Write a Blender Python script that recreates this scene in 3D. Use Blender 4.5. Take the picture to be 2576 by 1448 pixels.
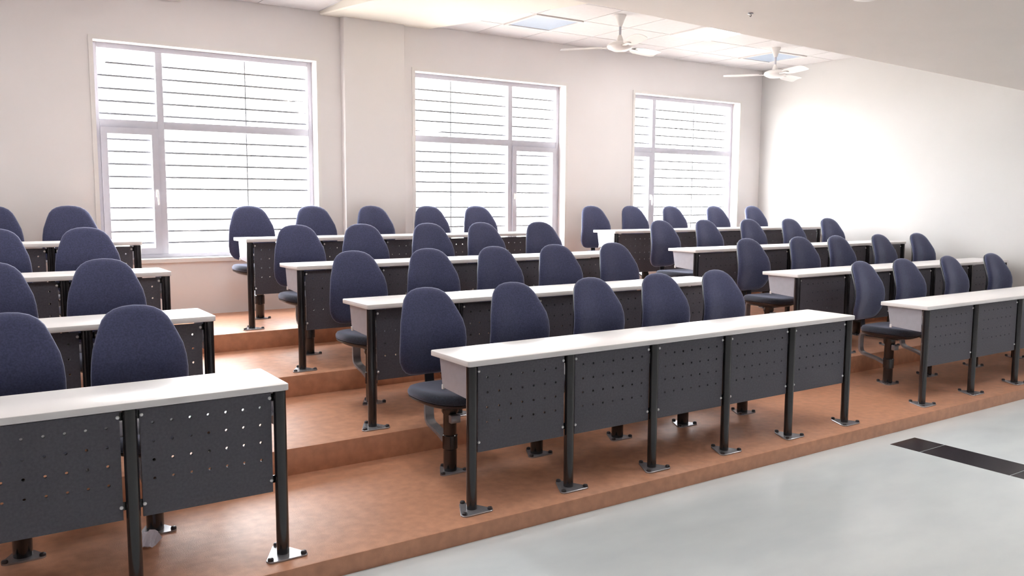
import bpy, bmesh, math, random
from mathutils import Vector, Matrix
random.seed(7)
for o in list(bpy.data.objects): bpy.data.objects.remove(o)
scene = bpy.context.scene
C = scene.collection
PI = math.pi

# ------------------------------------------------------------------ camera
CAM = Vector((-2.0838, -3.4387, 1.5221)); YAW, PITCH, ROLL, FPX = .5931, -.1043, .0049, 2117.3
fw = Vector((math.sin(YAW)*math.cos(PITCH), math.cos(YAW)*math.cos(PITCH), math.sin(PITCH)))
rt = Vector((math.cos(YAW), -math.sin(YAW), 0)); up = rt.cross(fw)
r2 = rt*math.cos(ROLL) + up*math.sin(ROLL); u2 = -rt*math.sin(ROLL) + up*math.cos(ROLL)
cd = bpy.data.cameras.new('camera'); cam = bpy.data.objects.new('camera', cd); C.objects.link(cam)
cam.matrix_world = Matrix(((r2.x, u2.x, -fw.x, CAM.x), (r2.y, u2.y, -fw.y, CAM.y), (r2.z, u2.z, -fw.z, CAM.z), (0, 0, 0, 1)))
cd.sensor_width = 36; cd.lens = FPX*36/2576; cd.clip_start = .05
scene.camera = cam

# ------------------------------------------------------------------ sky and exposure
world = bpy.data.worlds.new('overcast_sky'); scene.world = world; world.use_nodes = True
bg = world.node_tree.nodes['Background']; bg.inputs[0].default_value = (.97, .985, 1, 1); bg.inputs[1].default_value = 8.0
vs = scene.view_settings
vs.view_transform = 'Standard'; vs.look = 'None'; vs.gamma = 1; vs.use_curve_mapping = False; vs.exposure = 1.7

# ------------------------------------------------------------------ dimensions (metres)
ROWY = [0, 1.1547, 2.3396, 3.5229]; ROWZ = [0, .151, .2992, .4429]
WY = 4.6587; XR = 7.62; XL = -4.7; YF = -7.0; ZC = 3.35; ZF = -.0857; EDGE = .161
HD = .749; TD = .388; OX = .034; OF = .03

# ------------------------------------------------------------------ materials
def mat(name, col, rough=.5, metal=0, var=0, scale=8, bump=0, bscale=60, sheen=0, coat=0, spec=.5, col2=None, detail=4, stretch=None):
    m = bpy.data.materials.new(name); m.use_nodes = True; nt = m.node_tree; b = nt.nodes['Principled BSDF']
    b.inputs['Base Color'].default_value = (*col, 1); b.inputs['Roughness'].default_value = rough
    b.inputs['Metallic'].default_value = metal; b.inputs['Specular IOR Level'].default_value = spec
    if sheen:
        b.inputs['Sheen Weight'].default_value = sheen; b.inputs['Sheen Roughness'].default_value = .4
        b.inputs['Sheen Tint'].default_value = (.7, .75, 1, 1)
    if coat: b.inputs['Coat Weight'].default_value = coat; b.inputs['Coat Roughness'].default_value = .08
    tc = nt.nodes.new('ShaderNodeTexCoord'); src = tc.outputs['Object']
    if stretch:
        mp = nt.nodes.new('ShaderNodeMapping'); mp.inputs['Scale'].default_value = stretch
        nt.links.new(src, mp.inputs[0]); src = mp.outputs[0]
    if var or col2:
        n = nt.nodes.new('ShaderNodeTexNoise'); n.inputs['Scale'].default_value = scale; n.inputs['Detail'].default_value = detail
        nt.links.new(src, n.inputs['Vector'])
        r = nt.nodes.new('ShaderNodeValToRGB'); nt.links.new(n.outputs['Fac'], r.inputs[0])
        c1 = col2 if col2 else tuple(max(0, c*(1-var)) for c in col)
        c2 = col if col2 else tuple(min(1, c*(1+var)) for c in col)
        r.color_ramp.elements[0].position = .32; r.color_ramp.elements[1].position = .68
        r.color_ramp.elements[0].color = (*c1, 1); r.color_ramp.elements[1].color = (*c2, 1)
        nt.links.new(r.outputs[0], b.inputs['Base Color'])
    if bump:
        n2 = nt.nodes.new('ShaderNodeTexNoise'); n2.inputs['Scale'].default_value = bscale; n2.inputs['Detail'].default_value = 3
        nt.links.new(src, n2.inputs['Vector'])
        bp = nt.nodes.new('ShaderNodeBump'); bp.inputs['Strength'].default_value = bump; bp.inputs['Distance'].default_value = .004
        nt.links.new(n2.outputs['Fac'], bp.inputs['Height']); nt.links.new(bp.outputs[0], b.inputs['Normal'])
    return m
def emis(name, col, s):
    m = bpy.data.materials.new(name); m.use_nodes = True; b = m.node_tree.nodes['Principled BSDF']
    b.inputs['Base Color'].default_value = (.9, .9, .9, 1); b.inputs['Emission Color'].default_value = (*col, 1); b.inputs['Emission Strength'].default_value = s
    return m
def glass_mat():
    m = bpy.data.materials.new('window_glass'); m.use_nodes = True; nt = m.node_tree; nt.nodes.clear()
    o = nt.nodes.new('ShaderNodeOutputMaterial'); mx = nt.nodes.new('ShaderNodeMixShader'); mx.inputs[0].default_value = .06
    t = nt.nodes.new('ShaderNodeBsdfTransparent'); g = nt.nodes.new('ShaderNodeBsdfGlossy'); g.inputs['Roughness'].default_value = .02
    nt.links.new(t.outputs[0], mx.inputs[1]); nt.links.new(g.outputs[0], mx.inputs[2]); nt.links.new(mx.outputs[0], o.inputs[0])
    return m
M = dict(
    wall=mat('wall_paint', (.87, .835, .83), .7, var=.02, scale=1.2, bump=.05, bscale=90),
    wallr=mat('wall_paint_darkened', (.70, .69, .68), .7, var=.02, scale=1.2, bump=.05, bscale=90),  # same wall paint, darkened to offset strong window light on this side
    reveal=mat('reveal_paint', (.86, .83, .81), .6, var=.02, scale=3),
    beam=mat('beam_paint', (.85, .81, .73), .7, var=.02, scale=1.5),
    soffit=mat('soffit_paint', (.80, .755, .72), .7, var=.02, scale=1.5),
    tile=mat('ceiling_tile', (.74, .72, .725), .8, var=.02, scale=20, bump=.1, bscale=200),
    grid=mat('ceiling_grid', (.60, .59, .59), .5),
    carpet=mat('terracotta_vinyl', (.58, .285, .17), .42, var=.11, scale=18, bump=.25, bscale=220, detail=8),
    marble=mat('white_marble', (.82, .875, .89), .22, col2=(.74, .795, .82), scale=2.2, detail=10, stretch=(1, 2.2, 1)),
    granite=mat('black_granite', (.030, .026, .032), .25, var=.4, scale=60),
    top=mat('white_laminate', (.88, .85, .845), .3, var=.01, scale=4),
    panel=mat('charcoal_panel', (.086, .082, .102), .5, var=.15, scale=90, bump=.1, bscale=400),
    leg=mat('black_enamel', (.012, .011, .013), .22, coat=.4, var=.1, scale=30),
    plate=mat('grey_steel', (.42, .42, .45), .25, metal=.6, var=.05, scale=40),
    shelf=mat('pale_grey_steel', (.50, .50, .56), .32, metal=.15, var=.03, scale=30),
    shelfp=mat('pale_shelf_enamel', (.86, .86, .88), .35, var=.02, scale=30),
    bolt=mat('dark_bolt', (.06, .055, .06), .35, metal=.7, var=.1, scale=60),
    screw=mat('bright_screw', (.85, .85, .87), .25, metal=.3, var=.02, scale=80),
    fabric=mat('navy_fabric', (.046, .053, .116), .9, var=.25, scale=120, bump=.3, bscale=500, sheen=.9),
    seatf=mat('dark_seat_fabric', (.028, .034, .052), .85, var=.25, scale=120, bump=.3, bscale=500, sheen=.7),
    plastic=mat('black_plastic', (.018, .018, .024), .28, var=.1, scale=60),
    arm=mat('grey_arm_steel', (.30, .29, .31), .3, metal=.5, var=.05, scale=40),
    frame=mat('powder_white_frame', (.56, .56, .63), .35, var=.02, scale=20),
    bar=mat('grille_iron', (.10, .10, .11), .5, var=.1, scale=60),
    white=mat('white_enamel', (.86, .83, .81), .3, var=.01, scale=20),
    paper=mat('white_plastic_wrap', (.72, .68, .76), .35, var=.05, scale=40),
    lit=emis('lit_diffuser', (1, .98, .96), 7),
    dim=mat('unlit_diffuser', (.46, .57, .72), .3, var=.03, scale=12),  # blue in the base colour stands in for reflected light
    ground=mat('pale_sand', (.42, .38, .33), .9, var=.1, scale=.5),
    glass=glass_mat())

# ------------------------------------------------------------------ mesh helpers
def box(bm, x0, x1, y0, y1, z0, z1):
    v = [bm.verts.new(p) for p in ((x0,y0,z0),(x1,y0,z0),(x1,y1,z0),(x0,y1,z0),(x0,y0,z1),(x1,y0,z1),(x1,y1,z1),(x0,y1,z1))]
    for f in ((0,3,2,1),(4,5,6,7),(0,1,5,4),(1,2,6,5),(2,3,7,6),(3,0,4,7)): bm.faces.new([v[i] for i in f])
def bevel(bm, w, seg=2):
    bmesh.ops.bevel(bm, geom=bm.edges[:], offset=w, segments=seg, affect='EDGES', profile=.5)
def tube(bm, pts, r, n=16, cap=True):
    pts = [Vector(p) for p in pts]; rs = r if isinstance(r, (list, tuple)) else [r]*len(pts); rings = []; prev = None
    for i, p in enumerate(pts):
        t = (pts[min(i+1, len(pts)-1)] - pts[max(i-1, 0)]).normalized()
        if prev is None: a = t.orthogonal().normalized()
        else: a = (prev - t*prev.dot(t)).normalized()
        prev = a; b = t.cross(a)
        rings.append([bm.verts.new(p + (a*math.cos(2*PI*k/n) + b*math.sin(2*PI*k/n))*rs[i]) for k in range(n)])
    for i in range(len(rings)-1):
        for k in range(n): bm.faces.new((rings[i][k], rings[i][(k+1)%n], rings[i+1][(k+1)%n], rings[i+1][k]))
    if cap: bm.faces.new(rings[0][::-1]); bm.faces.new(rings[-1])
def lathe(bm, prof, n=32, cx=0, cy=0):
    rings = []
    for r, z in prof:
        rings.append([bm.verts.new((cx, cy, z))] if r < 1e-6 else [bm.verts.new((cx+r*math.cos(2*PI*k/n), cy+r*math.sin(2*PI*k/n), z)) for k in range(n)])
    for a, b in zip(rings, rings[1:]):
        for k in range(n):
            if len(a) == 1 and len(b) == 1: continue
            if len(a) == 1: bm.faces.new((a[0], b[(k+1)%n], b[k]))
            elif len(b) == 1: bm.faces.new((a[k], a[(k+1)%n], b[0]))
            else: bm.faces.new((a[k], a[(k+1)%n], b[(k+1)%n], b[k]))
    if len(rings[0]) > 1: bm.faces.new(rings[0][::-1])
    if len(rings[-1]) > 1: bm.faces.new(rings[-1])
def prism(bm, poly, z0, z1):
    a = [bm.verts.new((x, y, z0)) for x, y in poly]; b = [bm.verts.new((x, y, z1)) for x, y in poly]; n = len(poly)
    bm.faces.new(a[::-1]); bm.faces.new(b)
    for i in range(n): bm.faces.new((a[i], a[(i+1)%n], b[(i+1)%n], b[i]))
def rounded(corners, r, n=5):
    out = []; m = len(corners)
    for i in range(m):
        p = Vector(corners[i]); a = (Vector(corners[i-1])-p).normalized(); b = (Vector(corners[(i+1)%m])-p).normalized()
        ang = a.angle(b); d = r/math.tan(ang/2); c = p + (a+b).normalized()*(r/math.sin(ang/2))
        s = p+a*d-c; e = p+b*d-c; a0 = math.atan2(s.y, s.x); a1 = math.atan2(e.y, e.x); da = (a1-a0+PI) % (2*PI) - PI
        for k in range(n+1): t = a0+da*k/n; out.append((c.x+r*math.cos(t), c.y+r*math.sin(t)))
    return out
def mesh(name, bm, m, smooth=None):
    bmesh.ops.remove_doubles(bm, verts=bm.verts, dist=1e-6); bmesh.ops.recalc_face_normals(bm, faces=bm.faces)
    me = bpy.data.meshes.new(name); bm.to_mesh(me); bm.free(); me.materials.append(M[m])
    if smooth is not None:
        me.polygons.foreach_set('use_smooth', [True]*len(me.polygons)); me.set_sharp_from_angle(angle=math.radians(smooth))
    return me
def obj(name, me, parent=None, loc=(0,0,0), rz=0, label=None, kind=None):
    o = bpy.data.objects.new(name, me); C.objects.link(o); o.location = loc; o.rotation_euler.z = rz
    if parent: o.parent = parent
    if label: o['label'] = label
    if kind: o['kind'] = kind
    return o
def thing(name, loc, label, cat, group=None, rz=0):
    o = bpy.data.objects.new(name, None); C.objects.link(o); o.location = loc; o.rotation_euler.z = rz
    o.empty_display_size = .1; o['label'] = label; o['category'] = cat
    if group: o['group'] = group
    return o
def boxmesh(name, m, *a, bv=0):
    bm = bmesh.new(); box(bm, *a)
    if bv: bevel(bm, bv)
    return mesh(name, bm, m, 40 if bv else None)
def struct(name, me, label, loc=(0,0,0)):
    o = obj(name, me, None, loc); o['kind'] = 'structure'; o['label'] = label
    return o

# ------------------------------------------------------------------ room shell
struct_floor = struct('floor', boxmesh('floor', 'marble', XL, XR, YF, -EDGE+.05, ZF-.1, ZF), 'pale polished marble floor in front of the stepped platform')
gx0, gx1 = 3.07, 3.36
gy = -.312
for ln in (.205, .55, .55, .55, .55):
    bm = bmesh.new(); box(bm, gx0, gx1, gy-ln, gy, ZF-.01, ZF+.0015)
    obj('granite_tile', mesh('granite_tile', bm, 'granite'), struct_floor); gy -= ln+.006
for r in range(4):
    y1 = ROWY[r+1]-EDGE+.02 if r < 3 else WY+.0
    me = boxmesh('floor_tier', 'carpet', XL, XR, ROWY[r]-EDGE, y1, ROWZ[r]-(.16 if r else ROWZ[0]-ZF+.005), ROWZ[r], bv=.006)
    struct('floor_tier', me, ['terracotta lowest platform tier carrying the front row', 'terracotta second platform tier', 'terracotta third platform tier', 'terracotta top platform tier under the windows'][r])

# back wall with three window openings
WIN = [(-.95, 1.035), (2.122, 4.125), (5.226, 7.17)]; WZ0, WZ1 = .965, 2.868; WT = .24; REV = .12
bm = bmesh.new()
xs = [XL]+[x for w in WIN for x in w]+[XR]
for i in range(len(xs)-1):
    if i % 2 == 0: box(bm, xs[i], xs[i+1], WY, WY+WT, -.2, ZC+.2)
    else: box(bm, xs[i], xs[i+1], WY, WY+WT, -.2, WZ0); box(bm, xs[i], xs[i+1], WY, WY+WT, WZ1, ZC+.2)
struct('wall_back', mesh('wall_back', bm, 'wall'), 'off-white plaster wall with three tall windows')
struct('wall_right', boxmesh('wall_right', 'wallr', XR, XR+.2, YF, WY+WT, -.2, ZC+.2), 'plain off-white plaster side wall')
struct('wall_left', boxmesh('wall_left', 'wall', XL-.2, XL, YF, WY+WT, -.2, ZC+.2), 'plain off-white plaster side wall beside the left desks')
struct('wall_front', boxmesh('wall_front', 'wall', XL, XR, YF-.2, YF, -.2, ZC+.2), 'plain off-white plaster wall behind the speaker')
struct('wall_pillar', boxmesh('wall_pillar', 'wall', 1.29, 1.955, WY-.10, WY, ROWZ[3], ZC, bv=.008), 'shallow plaster pillar between the left and middle windows')
# raised plaster band around each opening
for i, (a, b) in enumerate(WIN):
    bm = bmesh.new(); e = .035; p = .014
    box(bm, a-e, b+e, WY-p, WY, WZ1, WZ1+e); box(bm, a-e, a, WY-p, WY, WZ0, WZ1); box(bm, b, b+e, WY-p, WY, WZ0, WZ1)
    struct('trim_%d' % (i+1), mesh('trim', bm, 'reveal'), 'raised plaster edge round the %s window' % ['left', 'middle', 'right'][i])
    bm = bmesh.new(); box(bm, a-.03, b+.03, WY-.02, WY+REV, WZ0-.03, WZ0+.010); bevel(bm, .004)
    struct('window_sill_%d' % (i+1), mesh('window_sill', bm, 'reveal'), 'white sill under the %s window' % ['left', 'middle', 'right'][i])

struct('added_ground', boxmesh('added_ground', 'ground', -90, 90, WY+WT+.02, 160, -1.3, -1.2), 'pale sandy ground added outside the windows')  # ground added to cut light from below reaching the ceiling
# windows
BARS = [2.711, 2.599, 2.487, 2.378, 2.267, 2.045, 1.937, 1.825, 1.713, 1.607, 1.434, 1.323, 1.217, 1.111]
def window(n, a, b, mull, thin, side):
    y0, y1 = WY+REV, WY+REV+.05; f = .045; zt = 2.178
    w = struct('window_%d' % n, boxmesh('window_frame', 'frame', a, a+f, y0, y1, WZ0, WZ1, bv=.003), ['left', 'middle', 'right'][n-1]+' aluminium window with iron grille and a casement')
    def part(name, m, *bx, bv=.003, par=w): return obj(name, boxmesh(name, m, *bx, bv=bv), par)
    part('frame_stile', 'frame', b-f, b, y0, y1, WZ0, WZ1)
    part('head_rail', 'frame', a+f, b-f, y0, y1, WZ1-f, WZ1); part('bottom_rail', 'frame', a+f, b-f, y0, y1, WZ0, WZ0+.05)
    part('mullion', 'frame', mull-.03, mull+.03, y0, y1, WZ0+.05, WZ1-f)
    part('transom', 'frame', a+f, mull-.03, y0, y1, zt-.035, zt+.035); part('transom', 'frame', mull+.03, b-f, y0, y1, zt-.035, zt+.035)
    sa, sb = (a+f, mull-.03) if side < 0 else (mull+.03, b-f); s = .055; sy0, sy1 = y0-.015, y1-.01; sz0, sz1 = WZ0+.05, zt-.035
    bm = bmesh.new(); box(bm, sa, sa+s, sy0, sy1, sz0, sz1); box(bm, sb-s, sb, sy0, sy1, sz0, sz1)
    box(bm, sa+s, sb-s, sy0, sy1, sz0, sz0+s); box(bm, sa+s, sb-s, sy0, sy1, sz1-s, sz1)
    sash = obj('casement_sash', mesh('casement_sash', bm, 'frame'), w)
    hx = sb-s/2 if side < 0 else sa+s/2
    bm = bmesh.new(); box(bm, hx-.012, hx+.012, sy0-.012, sy0, 1.53, 1.60); tube(bm, [(hx, sy0-.02, 1.59), (hx, sy0-.035, 1.57), (hx+.006, sy0-.035, 1.46)], [.009, .009, .006], 8)
    obj('casement_handle', mesh('casement_handle', bm, 'white', 40), sash)
    ym = (y0+y1)/2
    for (p0, p1, q0, q1) in ((a+f, mull-.03, zt+.035, WZ1-f), (mull+.03, b-f, zt+.035, WZ1-f), (sa+s, sb-s, sz0+s, sz1-s),
                             ((mull+.03, b-f) if side < 0 else (a+f, mull-.03))+(WZ0+.05, zt-.035)):
        part('window_pane', 'glass', p0, p1, ym-.002, ym+.002, q0, q1, bv=0)
    for z in BARS:
        bm = bmesh.new(); tube(bm, [(a, WY+.205, z), (b, WY+.205, z)], .009, 6); obj('grille_bar', mesh('grille_bar', bm, 'bar', 60), w)
    bm = bmesh.new(); tube(bm, [(thin, WY+.215, WZ0), (thin, WY+.215, WZ1)], .007, 6); obj('grille_upright', mesh('grille_upright', bm, 'bar', 60), w)
window(1, *WIN[0], -.40, .40, -1)
window(2, *WIN[1], 3.42, 2.68, 1)
window(3, *WIN[2], 5.68, 6.50, -1)

# ceiling: slab, suspended tiles with grid, sloped beam, dropped soffit
ceil = struct('ceiling', boxmesh('ceiling', 'grid', XL, XR, YF, WY+WT, ZC, ZC+.15), 'white suspended ceiling of square tiles')
LIGHTCELL = {(2.87, 3.5): 'dim', (4.67, 2.9): 'lit', (6.47, 3.5): 'dim', (-3.13, 2.3): 'lit', (-.73, 2.3): 'lit', (-3.13, -.1): 'lit', (-.73, -.1): 'lit'}
ty = [4.1, 3.5, 2.9, 2.3, 1.7, 1.1, .5, -.1, -.7, -1.3]
for x in [2.27+.6*k for k in range(-11, 9)]:
    for y in ty:
        xa, xb, ya, yb = x, min(x+.6, XR), y, min(y+.6, WY)
        if (round(x, 2), y) in LIGHTCELL or (x > 1 and y < 1.6): continue
        bm = bmesh.new(); box(bm, xa+.006, xb-.006, ya+.006, yb-.006, ZC-.005, ZC+.01)
        obj('ceiling_tile', mesh('ceiling_tile', bm, 'tile'), ceil)
bm = bmesh.new()                                                     # beam: underside falls from the wall towards the soffit
bx0, bx1 = 1.08, 2.30; vs_ = []
N = 10
for i in range(N+1):
    y = WY - (WY-1.75)*i/(N-1) if i < N else YF; z = 3.315 - .085*(WY-max(y, 1.75))
    vs_.append([bm.verts.new(p) for p in ((bx0, y, z+.012), (bx0+.012, y, z), (bx1-.012, y, z), (bx1, y, z+.012), (bx1, y, ZC+.05), (bx0, y, ZC+.05))])
for a, b in zip(vs_, vs_[1:]):
    for k in range(6): bm.faces.new((a[k], a[(k+1)%6], b[(k+1)%6], b[k]))
bm.faces.new(vs_[0]); bm.faces.new(vs_[-1][::-1])
struct('ceiling_beam', mesh('ceiling_beam', bm, 'beam'), 'cream plaster beam running from the pillar to the soffit')
SA = Vector((2.069, 1.90, 3.07)); SB = Vector((7.53, 1.093, 2.703)); kx = (SB.z-SA.z)/(SB.x-SA.x); ky = (SB.y-SA.y)/(SB.x-SA.x)
def sz(x): return SA.z+kx*(x-SA.x)
def sy(x): return SA.y+ky*(x-SA.x)
bm = bmesh.new(); q = []
for x in (bx0+.2, XR):
    q += [bm.verts.new(p) for p in ((x, sy(x), sz(x)), (x, YF, sz(x)), (x, YF, ZC+.05), (x, sy(x), ZC+.05))]
for f in ((0,1,2,3), (4,7,6,5), (0,4,5,1), (1,5,6,2), (2,6,7,3), (3,7,4,0)): bm.faces.new([q[i] for i in f])
struct('ceiling_soffit', mesh('ceiling_soffit', bm, 'soffit'), 'broad lowered plaster soffit over the front of the hall')

# ------------------------------------------------------------------ ceiling lights and fittings
def panel_light(x, y, kind, label, z=ZC):
    t = thing('ceiling_light', (x+.3, y+.3, z), label, 'light', 'square ceiling lights')
    bm = bmesh.new(); e = .297; i_ = .262
    for a in ((-e, e, -e, -i_), (-e, e, i_, e), (-e, -i_, -i_, i_), (i_, e, -i_, i_)): box(bm, *a, -.018, .0)
    obj('light_frame', mesh('light_frame', bm, 'white'), t)
    obj('diffuser', boxmesh('diffuser', kind, -i_, i_, -i_, i_, -.009, -.001), t)
panel_light(2.87, 3.5, 'dim', 'unlit bluish square ceiling light near the cream beam')
panel_light(4.67, 2.9, 'lit', 'glowing white square ceiling light between the two fans')
panel_light(6.47, 3.5, 'dim', 'unlit bluish square ceiling light in the far corner')
for i, (x, y) in enumerate([(-3.13, 2.3), (-.73, 2.3), (-3.13, -.1), (-.73, -.1), (2.45, -.25), (3.1, -1.4), (5.4, -1.7)]):  # lit panels added out of view to raise the hall's brightness
    panel_light(x, y, 'lit', 'added square fill light in the ceiling out of view, %s of the %s column' % ('farther' if y > -.3 and x > 0 or y > 1 else 'nearer', {-3.13: 'leftmost', -.73: 'second', 2.45: 'third', 3.1: 'fourth', 5.4: 'rightmost'}[x]), sz(x+.3)-.005 if x > bx0 else ZC)
p = Vector((3.42, .25)); 
bm = bmesh.new(); zz = sz(p.x); lathe(bm, [(.11, zz+.03), (.11, zz-.012), (.095, zz-.03), (.05, zz-.042), (0, zz-.045)], 24, 0, 0)
t = thing('dome_light', (p.x, p.y, 0), 'round white dome light on the lowered soffit', 'light'); obj('dome', mesh('dome', bm, 'white', 40), t)
bm = bmesh.new(); lathe(bm, [(.125, zz+.035), (.125, zz-.006), (.112, zz-.008), (.112, zz+.035)], 24); obj('rim', mesh('rim', bm, 'white', 40), t)
hz = sz(3.265)
t = thing('ceiling_hook', (3.265, 1.162, hz), 'tiny dark hook in the lowered soffit', 'hook')
bm = bmesh.new(); lathe(bm, [(.022, .02), (.022, -.006), (.012, -.010), (0, -.010)], 16); obj('hook_plate', mesh('hook_plate', bm, 'plate', 40), t)
bm = bmesh.new(); tube(bm, [(0, 0, -.006)]+[(.009*math.sin(k*.6), 0, -.017+.009*math.cos(k*.6)) for k in range(8)], .003, 8); obj('hook_ring', mesh('hook_ring', bm, 'bolt', 60), t)
t = thing('wall_fitting', (-.32, WY, 3.3), 'small white fitting high on the wall above the left window', 'fitting')
obj('fitting_body', boxmesh('fitting_body', 'white', -.10, .10, -.06, 0, -.035, .02, bv=.008), t); obj('fitting_back', boxmesh('fitting_back', 'white', -.11, .11, -.008, 0, -.03, .045, bv=.002), t)

# ------------------------------------------------------------------ ceiling fans
def fan(x, y, z, a0, label):
    t = thing('ceiling_fan', (x, y, z), label, 'fan', 'white ceiling fans'); h = ZC-z
    bm = bmesh.new(); lathe(bm, [(0, h), (.058, h), (.058, h-.012), (.042, h-.05), (.018, h-.115), (0, h-.115)], 24); obj('canopy', mesh('canopy', bm, 'white', 40), t)
    bm = bmesh.new(); tube(bm, [(0, 0, .05), (0, 0, h-.1)], .0125, 12); obj('downrod', mesh('downrod', bm, 'frame', 60), t)
    bm = bmesh.new(); lathe(bm, [(0, .12), (.014, .12), (.028, .085), (.038, .055), (.036, .05), (0, .05)], 24); obj('lower_cup', mesh('lower_cup', bm, 'white', 40), t)
    bm = bmesh.new(); lathe(bm, [(0, .055), (.07, .052), (.12, .03), (.13, .008), (.118, -.012), (.07, -.035), (0, -.042)], 32); obj('motor', mesh('motor', bm, 'white', 50), t)
    for k in range(3):
        bm = bmesh.new(); tw = math.radians(-16); rows = []
        for i, (r, w) in enumerate([(.18, .030), (.22, .050), (.28, .066), (.40, .070), (.52, .070), (.58, .066), (.60, .052)]):
            ring = []
            for s, th in ((-1, .0), (-.5, .006), (0, .008), (.5, .006), (1, 0)):
                ring.append((r, s*w*math.cos(tw), .004+s*w*math.sin(tw)+th))
            rows.append(ring)
        T = [[bm.verts.new(p) for p in rw] for rw in rows]; B = [[bm.verts.new((p[0], p[1], p[2]-.004)) for p in rw] for rw in rows]
        for i in range(len(rows)-1):
            for j in range(4):
                bm.faces.new((T[i][j], T[i+1][j], T[i+1][j+1], T[i][j+1])); bm.faces.new((B[i][j], B[i][j+1], B[i+1][j+1], B[i+1][j]))
            for j in (0, 4): bm.faces.new((T[i][j], T[i+1][j], B[i+1][j], B[i][j]))
        for i in (0, len(rows)-1):
            for j in range(4): bm.faces.new((T[i][j], T[i][j+1], B[i][j+1], B[i][j]))
        bl = obj('blade', mesh('blade', bm, 'white', 40), t, rz=math.radians(a0+120*k))
        bm = bmesh.new(); box(bm, .10, .26, -.02, .02, -.004, .002); bevel(bm, .001, 1); obj('blade_arm', mesh('blade_arm', bm, 'white'), bl)
fan(3.59, 3.08, 3.035, 129, 'white three-blade ceiling fan near the cream beam')
fan(6.29, 3.36, 3.03, 132, 'white three-blade ceiling fan near the side wall')

# ------------------------------------------------------------------ desks
cache = {}
def cached(key, fn):
    if key not in cache: cache[key] = fn()
    return cache[key]
def m_leg():
    bm = bmesh.new(); lathe(bm, [(.026, .006), (.0265, .012), (.0265, HD-.030)], 20); return mesh('leg', bm, 'leg', 40)
def m_plate():
    bm = bmesh.new(); prism(bm, rounded([(0, .125), (-.105, -.075), (.105, -.075)], .024), 0, .008); bevel(bm, .002, 1); return mesh('foot_plate', bm, 'plate', 30)
def m_bolt():
    bm = bmesh.new(); lathe(bm, [(.013, .008), (.0135, .013), (.011, .019), (.005, .021), (0, .021)], 12); return mesh('foot_bolt', bm, 'bolt', 50)
PZ0, PZ1, PT = .285, .712, .012
def m_panel(w):
    # perforated sheet: a grid of cells, some with an eight-sided hole
    bm = bmesh.new(); hw = w/2; rH = .0062; s = .07; cols = 7 if w > .48 else 6
    if w < .5: s = .068
    cx = [(k-(cols-1)/2)*s for k in range(cols)]; cz = [.655-.075*k for k in range(4)]
    hx = .02
    X = [-hw]+[v for c in cx for v in (c-hx, c+hx)]+[hw]; Z = [PZ0]+[v for c in cz[::-1] for v in (c-hx, c+hx)]+[PZ1]
    for side, y in ((0, 0.0), (1, PT)):
        V = {}
        def v(x, z):
            k = (round(x, 5), round(z, 5))
            if k not in V: V[k] = bm.verts.new((x, y, z))
            return V[k]
        for i in range(len(X)-1):
            for j in range(len(Z)-1):
                a, b, c, d = X[i], X[i+1], Z[j], Z[j+1]
                if i % 2 == 1 and j % 2 == 1:
                    ox_, oz_ = (a+b)/2, (c+d)/2; h8 = [v(ox_+rH*math.cos(PI/8+PI/4*k), oz_+rH*math.sin(PI/8+PI/4*k)) for k in range(8)]
                    cr = [v(b, d), v(a, d), v(a, c), v(b, c)]
                    for q_ in range(4):
                        k0 = 2*q_
                        bm.faces.new((cr[q_], h8[k0+1], h8[k0])); bm.faces.new((cr[q_], cr[(q_+1)%4], h8[(k0+2)%8], h8[k0+1]))
                    if side == 0: m_panel.h.append((ox_, oz_))
                else: bm.faces.new((v(a, c), v(b, c), v(b, d), v(a, d)))
    for (ox_, oz_) in m_panel.h:
        A = [bm.verts.new((ox_+rH*math.cos(PI/8+PI/4*k), 0, oz_+rH*math.sin(PI/8+PI/4*k))) for k in range(8)]
        B = [bm.verts.new((p.co.x, PT, p.co.z)) for p in A]
        for k in range(8): bm.faces.new((A[k], A[(k+1)%8], B[(k+1)%8], B[k]))
    m_panel.h.clear()
    for (x0_, z0_), (x1_, z1_) in (((-hw, PZ0), (hw, PZ0)), ((hw, PZ0), (hw, PZ1)), ((hw, PZ1), (-hw, PZ1)), ((-hw, PZ1), (-hw, PZ0))):
        bm.faces.new([bm.verts.new(p) for p in ((x0_, 0, z0_), (x1_, 0, z1_), (x1_, PT, z1_), (x0_, PT, z0_))])
    return mesh('modesty_panel', bm, 'panel')
m_panel.h = []
def m_tab():
    bm = bmesh.new(); box(bm, -.022, .022, .0125, .0165, -.016, .016); return mesh('panel_tab', bm, 'leg')
def m_screw():
    bm = bmesh.new(); lathe(bm, [(0, 0), (.0075, 0), (.0075, .002), (.005, .005), (0, .0055)], 10)
    bmesh.ops.rotate(bm, verts=bm.verts, matrix=Matrix.Rotation(PI/2, 3, 'X')); return mesh('panel_screw', bm, 'screw', 50)
def m_top(L):
    bm = bmesh.new(); prism(bm, rounded([(-OX, -OF), (L+OX, -OF), (L+OX, TD-OF), (-OX, TD-OF)], .014, 4), HD-.028, HD); bevel(bm, .0035, 2); return mesh('tabletop', bm, 'top', 30)
SD0, SD1 = .035, .285
def m_side():
    bm = bmesh.new(); pts = [(SD0, HD-.029), (SD1+.03, HD-.029), (SD1, HD-.185), (SD0, HD-.20)]
    a = [bm.verts.new((0, y, z)) for y, z in pts]; b = [bm.verts.new((.003, y, z)) for y, z in pts]
    bm.faces.new(a); bm.faces.new(b[::-1])
    for i in range(4): bm.faces.new((a[i], a[(i+1)%4], b[(i+1)%4], b[i]))
    return mesh('shelf_bracket', bm, 'shelf')
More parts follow.
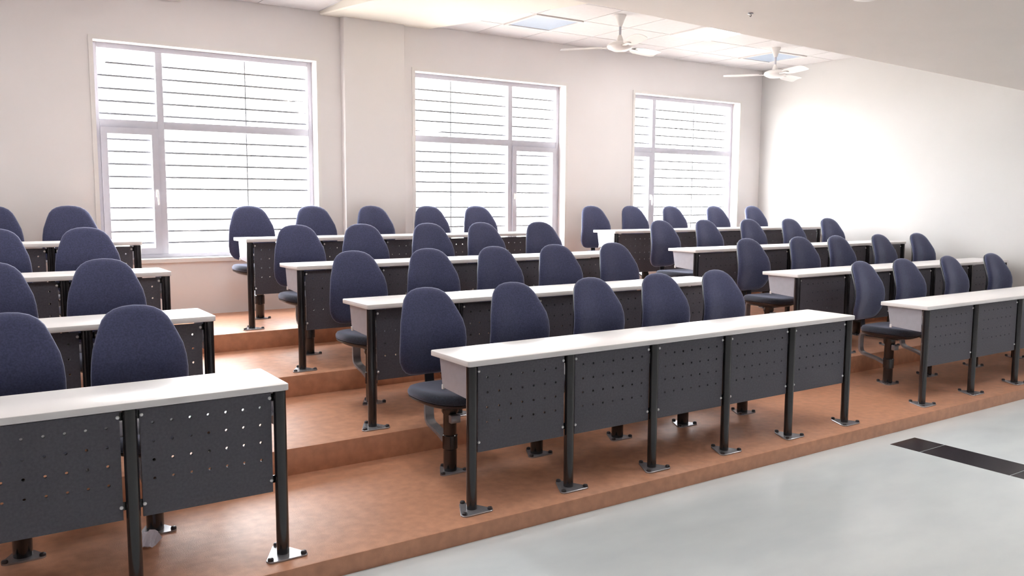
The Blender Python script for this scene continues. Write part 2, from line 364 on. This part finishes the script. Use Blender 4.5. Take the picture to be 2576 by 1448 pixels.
def m_toparm():
    bm = bmesh.new(); box(bm, -.012, .012, .02, .30, HD-.052, HD-.028); bevel(bm, .003); return mesh('top_arm', bm, 'leg', 40)
def m_shelf(L):
    bm = bmesh.new(); box(bm, .0, L, SD0, SD1, HD-.145, HD-.142); box(bm, 0, L, SD1-.003, SD1, HD-.157, HD-.142); return mesh('book_shelf', bm, 'shelfp')
def m_cap():
    bm = bmesh.new(); box(bm, -.004, .008, SD1-.012, SD1+.004, HD-.196, HD-.17); bevel(bm, .002, 1); return mesh('shelf_cap', bm, 'top')
BLK = {'left': 'left-hand block', 'middle': 'middle block', 'right': 'right-hand block'}
ROWN = ['front row', 'second row', 'third row', 'back row']
def desk(block, r, x0, pitch, n=5):
    L = pitch*n
    d = thing('lecture_desk', (x0, ROWY[r], ROWZ[r]), 'long white-topped desk with charcoal perforated panels, %s of the %s' % (ROWN[r], BLK[block]), 'desk', 'long lecture desks')
    obj('tabletop', cached(('top', L), lambda: m_top(L)), d)
    for k in range(n+1):
        lg = obj('leg', cached('leg', m_leg), d, (k*pitch, 0, 0))
        obj('foot_plate', cached('plate', m_plate), lg)
        for bx_, by_ in ((0, .088), (-.072, -.055), (.072, -.055)): obj('foot_bolt', cached('bolt', m_bolt), lg, (bx_, by_, 0))
        if k in (0, n): obj('shelf_bracket', cached('side', m_side), d, (k*pitch-.0015, 0, 0))
        else: obj('top_arm', cached('toparm', m_toparm), d, (k*pitch, 0, 0))
    for k in range(n):
        w = round(pitch-2*.036, 4)
        pn = obj('modesty_panel', cached(('panel', w), lambda: m_panel(w)), d, (k*pitch+pitch/2, 0.0, 0))
        for s in (-1, 1):
            for z in (.690, .335):
                obj('panel_tab', cached('tab', m_tab), pn, (s*(w/2-.002), 0, z)); obj('panel_screw', cached('screw', m_screw), pn, (s*(w/2-.006), 0, z))
    sh = obj('book_shelf', cached(('shelf', L), lambda: m_shelf(L)), d)
    for x in (0, L): obj('shelf_cap', cached('cap', m_cap), sh, (x-.002, 0, 0))
LEFTDX = [0, .007, .0415, .0865]
for r in range(4):
    desk('left', r, -.948+LEFTDX[r]-5*.585, .585)
    desk('middle', r, 0.0, .6020)
    desk('right', r, 3.97, .702)

# ------------------------------------------------------------------ chairs
def pillow(bm, outline, rings, to3d):
    # rings: (scale, depth, blend) from centre of the front to centre of the back
    n = len(outline); layers = []
    for s, dpt in rings:
        if s == 0: layers.append([bm.verts.new(to3d(0, 0, dpt))])
        else: layers.append([bm.verts.new(to3d(x*s, z*s, dpt)) for x, z in outline])
    for a, b in zip(layers, layers[1:]):
        for k in range(n):
            k2 = (k+1) % n
            if len(a) == 1: bm.faces.new((a[0], b[k], b[k2]))
            elif len(b) == 1: bm.faces.new((a[k], b[0], a[k2]))
            else: bm.faces.new((a[k], b[k], b[k2], a[k2]))
BACK_H = .50; BACK_Z = .515
prof = [(0, .0), (.0, .085), (.012, .125), (.04, .158), (.09, .183), (.17, .205), (.28, .214), (.40, .214), (.52, .209), (.63, .199), (.73, .180), (.81, .164), (.88, .147), (.935, .122), (.972, .090), (.993, .050), (1, 0)]
outl = [(w, (t-.5)*BACK_H) for t, w in prof[1:]] + [(-w, (t-.5)*BACK_H) for t, w in prof[-2:0:-1]]
def back3d(x, z, d):
    # d > 0 towards the sitter (-y); curved round the back and leaning rearwards
    y = -d - .9*x*x - .02*math.cos(z/BACK_H*2*PI) + .10*(z+BACK_H/2)*(z+BACK_H/2)/BACK_H*1.1
    return (x, y, z+BACK_Z+BACK_H/2)
def m_back():
    bm = bmesh.new(); pillow(bm, outl, [(0, .040), (.35, .040), (.65, .037), (.82, .032), (.92, .024), (.98, .012), (1.0, .0), (.985, -.008), (.93, -.012)], back3d)
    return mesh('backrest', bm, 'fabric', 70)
def m_backshell():
    bm = bmesh.new(); pillow(bm, outl, [(.90, -.010), (.965, -.011), (.972, -.016), (.945, -.026), (.83, -.036), (.5, -.042), (0, -.044)], back3d)
    return mesh('back_shell', bm, 'plastic', 70)
def superell(a, bf, bb, n=40, e=2.6):
    o = []
    for k in range(n):
        t = 2*PI*k/n; c, s = math.cos(t), math.sin(t); b = bb if s > 0 else bf
        o.append((a*math.copysign(abs(c)**(2/e), c), b*math.copysign(abs(s)**(2/e), s)))
    return o
seat_o = superell(.225, .235, .205)
def seat3d(x, y, d): return (x, y, .445+d - (.10*max(0, -y-.10)**1.3) + .25*x*x)
def m_seat():
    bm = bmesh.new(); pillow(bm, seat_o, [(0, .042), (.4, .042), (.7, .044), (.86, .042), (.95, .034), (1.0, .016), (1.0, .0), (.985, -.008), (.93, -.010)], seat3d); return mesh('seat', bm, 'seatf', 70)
def m_seatshell():
    bm = bmesh.new(); pillow(bm, seat_o, [(.94, -.008), (.985, -.012), (.97, -.022), (.80, -.040), (.5, -.048), (0, -.05)], seat3d); return mesh('seat_shell', bm, 'plastic', 70)
def ribbon(bm, pts, hw, th):
    # flat bar in the y-z plane, width along x
    pts = [Vector((0, *p)) for p in pts]; L = []
    for i, p in enumerate(pts):
        t = (pts[min(i+1, len(pts)-1)]-pts[max(i-1, 0)]).normalized(); nrm = Vector((0, -t.z, t.y))*th/2
        L.append([bm.verts.new(p+nrm+Vector((-hw, 0, 0))), bm.verts.new(p+nrm+Vector((hw, 0, 0))), bm.verts.new(p-nrm+Vector((hw, 0, 0))), bm.verts.new(p-nrm+Vector((-hw, 0, 0)))])
    for a, b in zip(L, L[1:]):
        for k in range(4): bm.faces.new((a[k], a[(k+1)%4], b[(k+1)%4], b[k]))
    bm.faces.new(L[0]); bm.faces.new(L[-1][::-1])
def m_neck():
    bm = bmesh.new(); ribbon(bm, [(.02, .402), (.16, .400), (.215, .410), (.243, .44), (.250, .50), (.258, .60), (.262, .70)], .028, .010); return mesh('back_support', bm, 'plastic', 40)
def m_column():
    bm = bmesh.new(); lathe(bm, [(.037, .006), (.038, .012), (.038, .33), (.047, .345), (.047, .40), (.040, .405)], 24); return mesh('column', bm, 'leg', 40)
def m_arm():
    bm = bmesh.new(); ribbon(bm, [(.02, .165), (.055, .178), (.10, .195), (.18, .213), (.225, .224), (.248, .243), (.256, .28), (.256, .36), (.248, .392), (.22, .402), (.13, .405)], .028, .018); return mesh('swing_arm', bm, 'arm', 40)
def m_collar():
    bm = bmesh.new(); lathe(bm, [(.038, .13), (.043, .135), (.043, .21), (.038, .215)], 24); return mesh('column_collar', bm, 'leg', 40)
def m_bracket():
    bm = bmesh.new(); box(bm, -.03, .03, -.068, -.036, .29, .335); bevel(bm, .004); return mesh('hinge_block', bm, 'arm', 40)
def m_flange():
    bm = bmesh.new(); prism(bm, rounded([(0, .12), (-.10, -.065), (.10, -.065)], .024), 0, .007); return mesh('floor_flange', bm, 'plate', 30)
def m_pan():
    bm = bmesh.new(); box(bm, -.09, .09, -.12, .17, .388, .405); bevel(bm, .004); return mesh('seat_pan', bm, 'plastic', 40)
ORD = ['first', 'second', 'third', 'fourth', 'fifth']
def chair(x, r, label, rz):
    c = thing('lecture_chair', (x, ROWY[r]+.58, ROWZ[r]), label, 'chair', 'navy lecture chairs bolted behind the desks')
    hd = bpy.data.objects.new('seat', cached('seat', m_seat)); C.objects.link(hd); hd.parent = c; hd.rotation_euler.z = rz
    obj('seat_shell', cached('seatshell', m_seatshell), hd); obj('seat_pan', cached('pan', m_pan), hd)
    bk = obj('backrest', cached('back', m_back), c, (-.235*math.sin(rz), .235*math.cos(rz), 0), rz); obj('back_shell', cached('backshell', m_backshell), bk)
    obj('back_support', cached('neck', m_neck), c, rz=rz)
    cl = obj('column', cached('column', m_column), c); obj('column_collar', cached('collar', m_collar), cl); obj('hinge_block', cached('hinge', m_bracket), cl)
    obj('swing_arm', cached('arm', m_arm), c, rz=rz)
    fl = obj('floor_flange', cached('flange', m_flange), c)
    for bx_, by_ in ((0, .085), (-.07, -.045), (.07, -.045)): obj('flange_bolt', cached('bolt', m_bolt), fl, (bx_, by_, -.001))
CH = {'middle': [(.21, .81, 1.45, 2.04, 2.64), (.26, .84, 1.43, 2.0, 2.63), (.27, .84, 1.49, 2.06, 2.70), (.25, .87, 1.50, 2.13, 2.72)],
      'right': [(4.45, 5.05, 5.83, 6.62), (4.32, 5.10, 5.72, 6.50, 7.24), (4.32, 5.0, 5.73, 6.47, 7.22), (4.32, 4.95, 5.64, 6.43, 7.18)],
      'left': [(-1.35, -1.88), (-1.32, -1.88), (-1.25, -1.82), (-1.22, -1.77)]}
DN = ['front desk', 'second-row desk', 'third-row desk', 'back-row desk']
for blk, rows in CH.items():
    for r, xsr in enumerate(rows):
        for k, x in enumerate(xsr):
            if blk == 'left': pos = ['nearest the aisle', 'second from the aisle'][k]; wh = 'left-hand'
            else: pos = ['leftmost', 'second from left', 'third from left', 'fourth from left', 'fifth from left'][k]; wh = 'middle' if blk == 'middle' else 'right-hand'
            lab = 'navy padded chair behind the %s %s, %s' % (wh, DN[r], pos)
            chair(x, r, lab, math.radians(random.uniform(-3, 3)))

# ------------------------------------------------------------------ scrap of wrapping on the floor
t = thing('plastic_scrap', (-1.42, .43, 0), 'crumpled pale plastic scrap on the floor under the left front desk', 'scrap')
bm = bmesh.new(); g = [[None]*7 for _ in range(7)]
for i in range(7):
    for j in range(7):
        u, v_ = i/6-.5, j/6-.5
        g[i][j] = bm.verts.new((u*.11+random.uniform(-.006, .006), v_*.12+random.uniform(-.006, .006), .012+.05*max(0, math.sin(3*u+4*v_+1))+random.uniform(0, .022)))
for i in range(6):
    for j in range(6): bm.faces.new((g[i][j], g[i+1][j], g[i+1][j+1], g[i][j+1]))
bmesh.ops.solidify(bm, geom=bm.faces[:], thickness=.002)
mn = min(v.co.z for v in bm.verts)
for v in bm.verts: v.co.z -= mn
obj('crumpled_sheet', mesh('crumpled_sheet', bm, 'paper'), t)
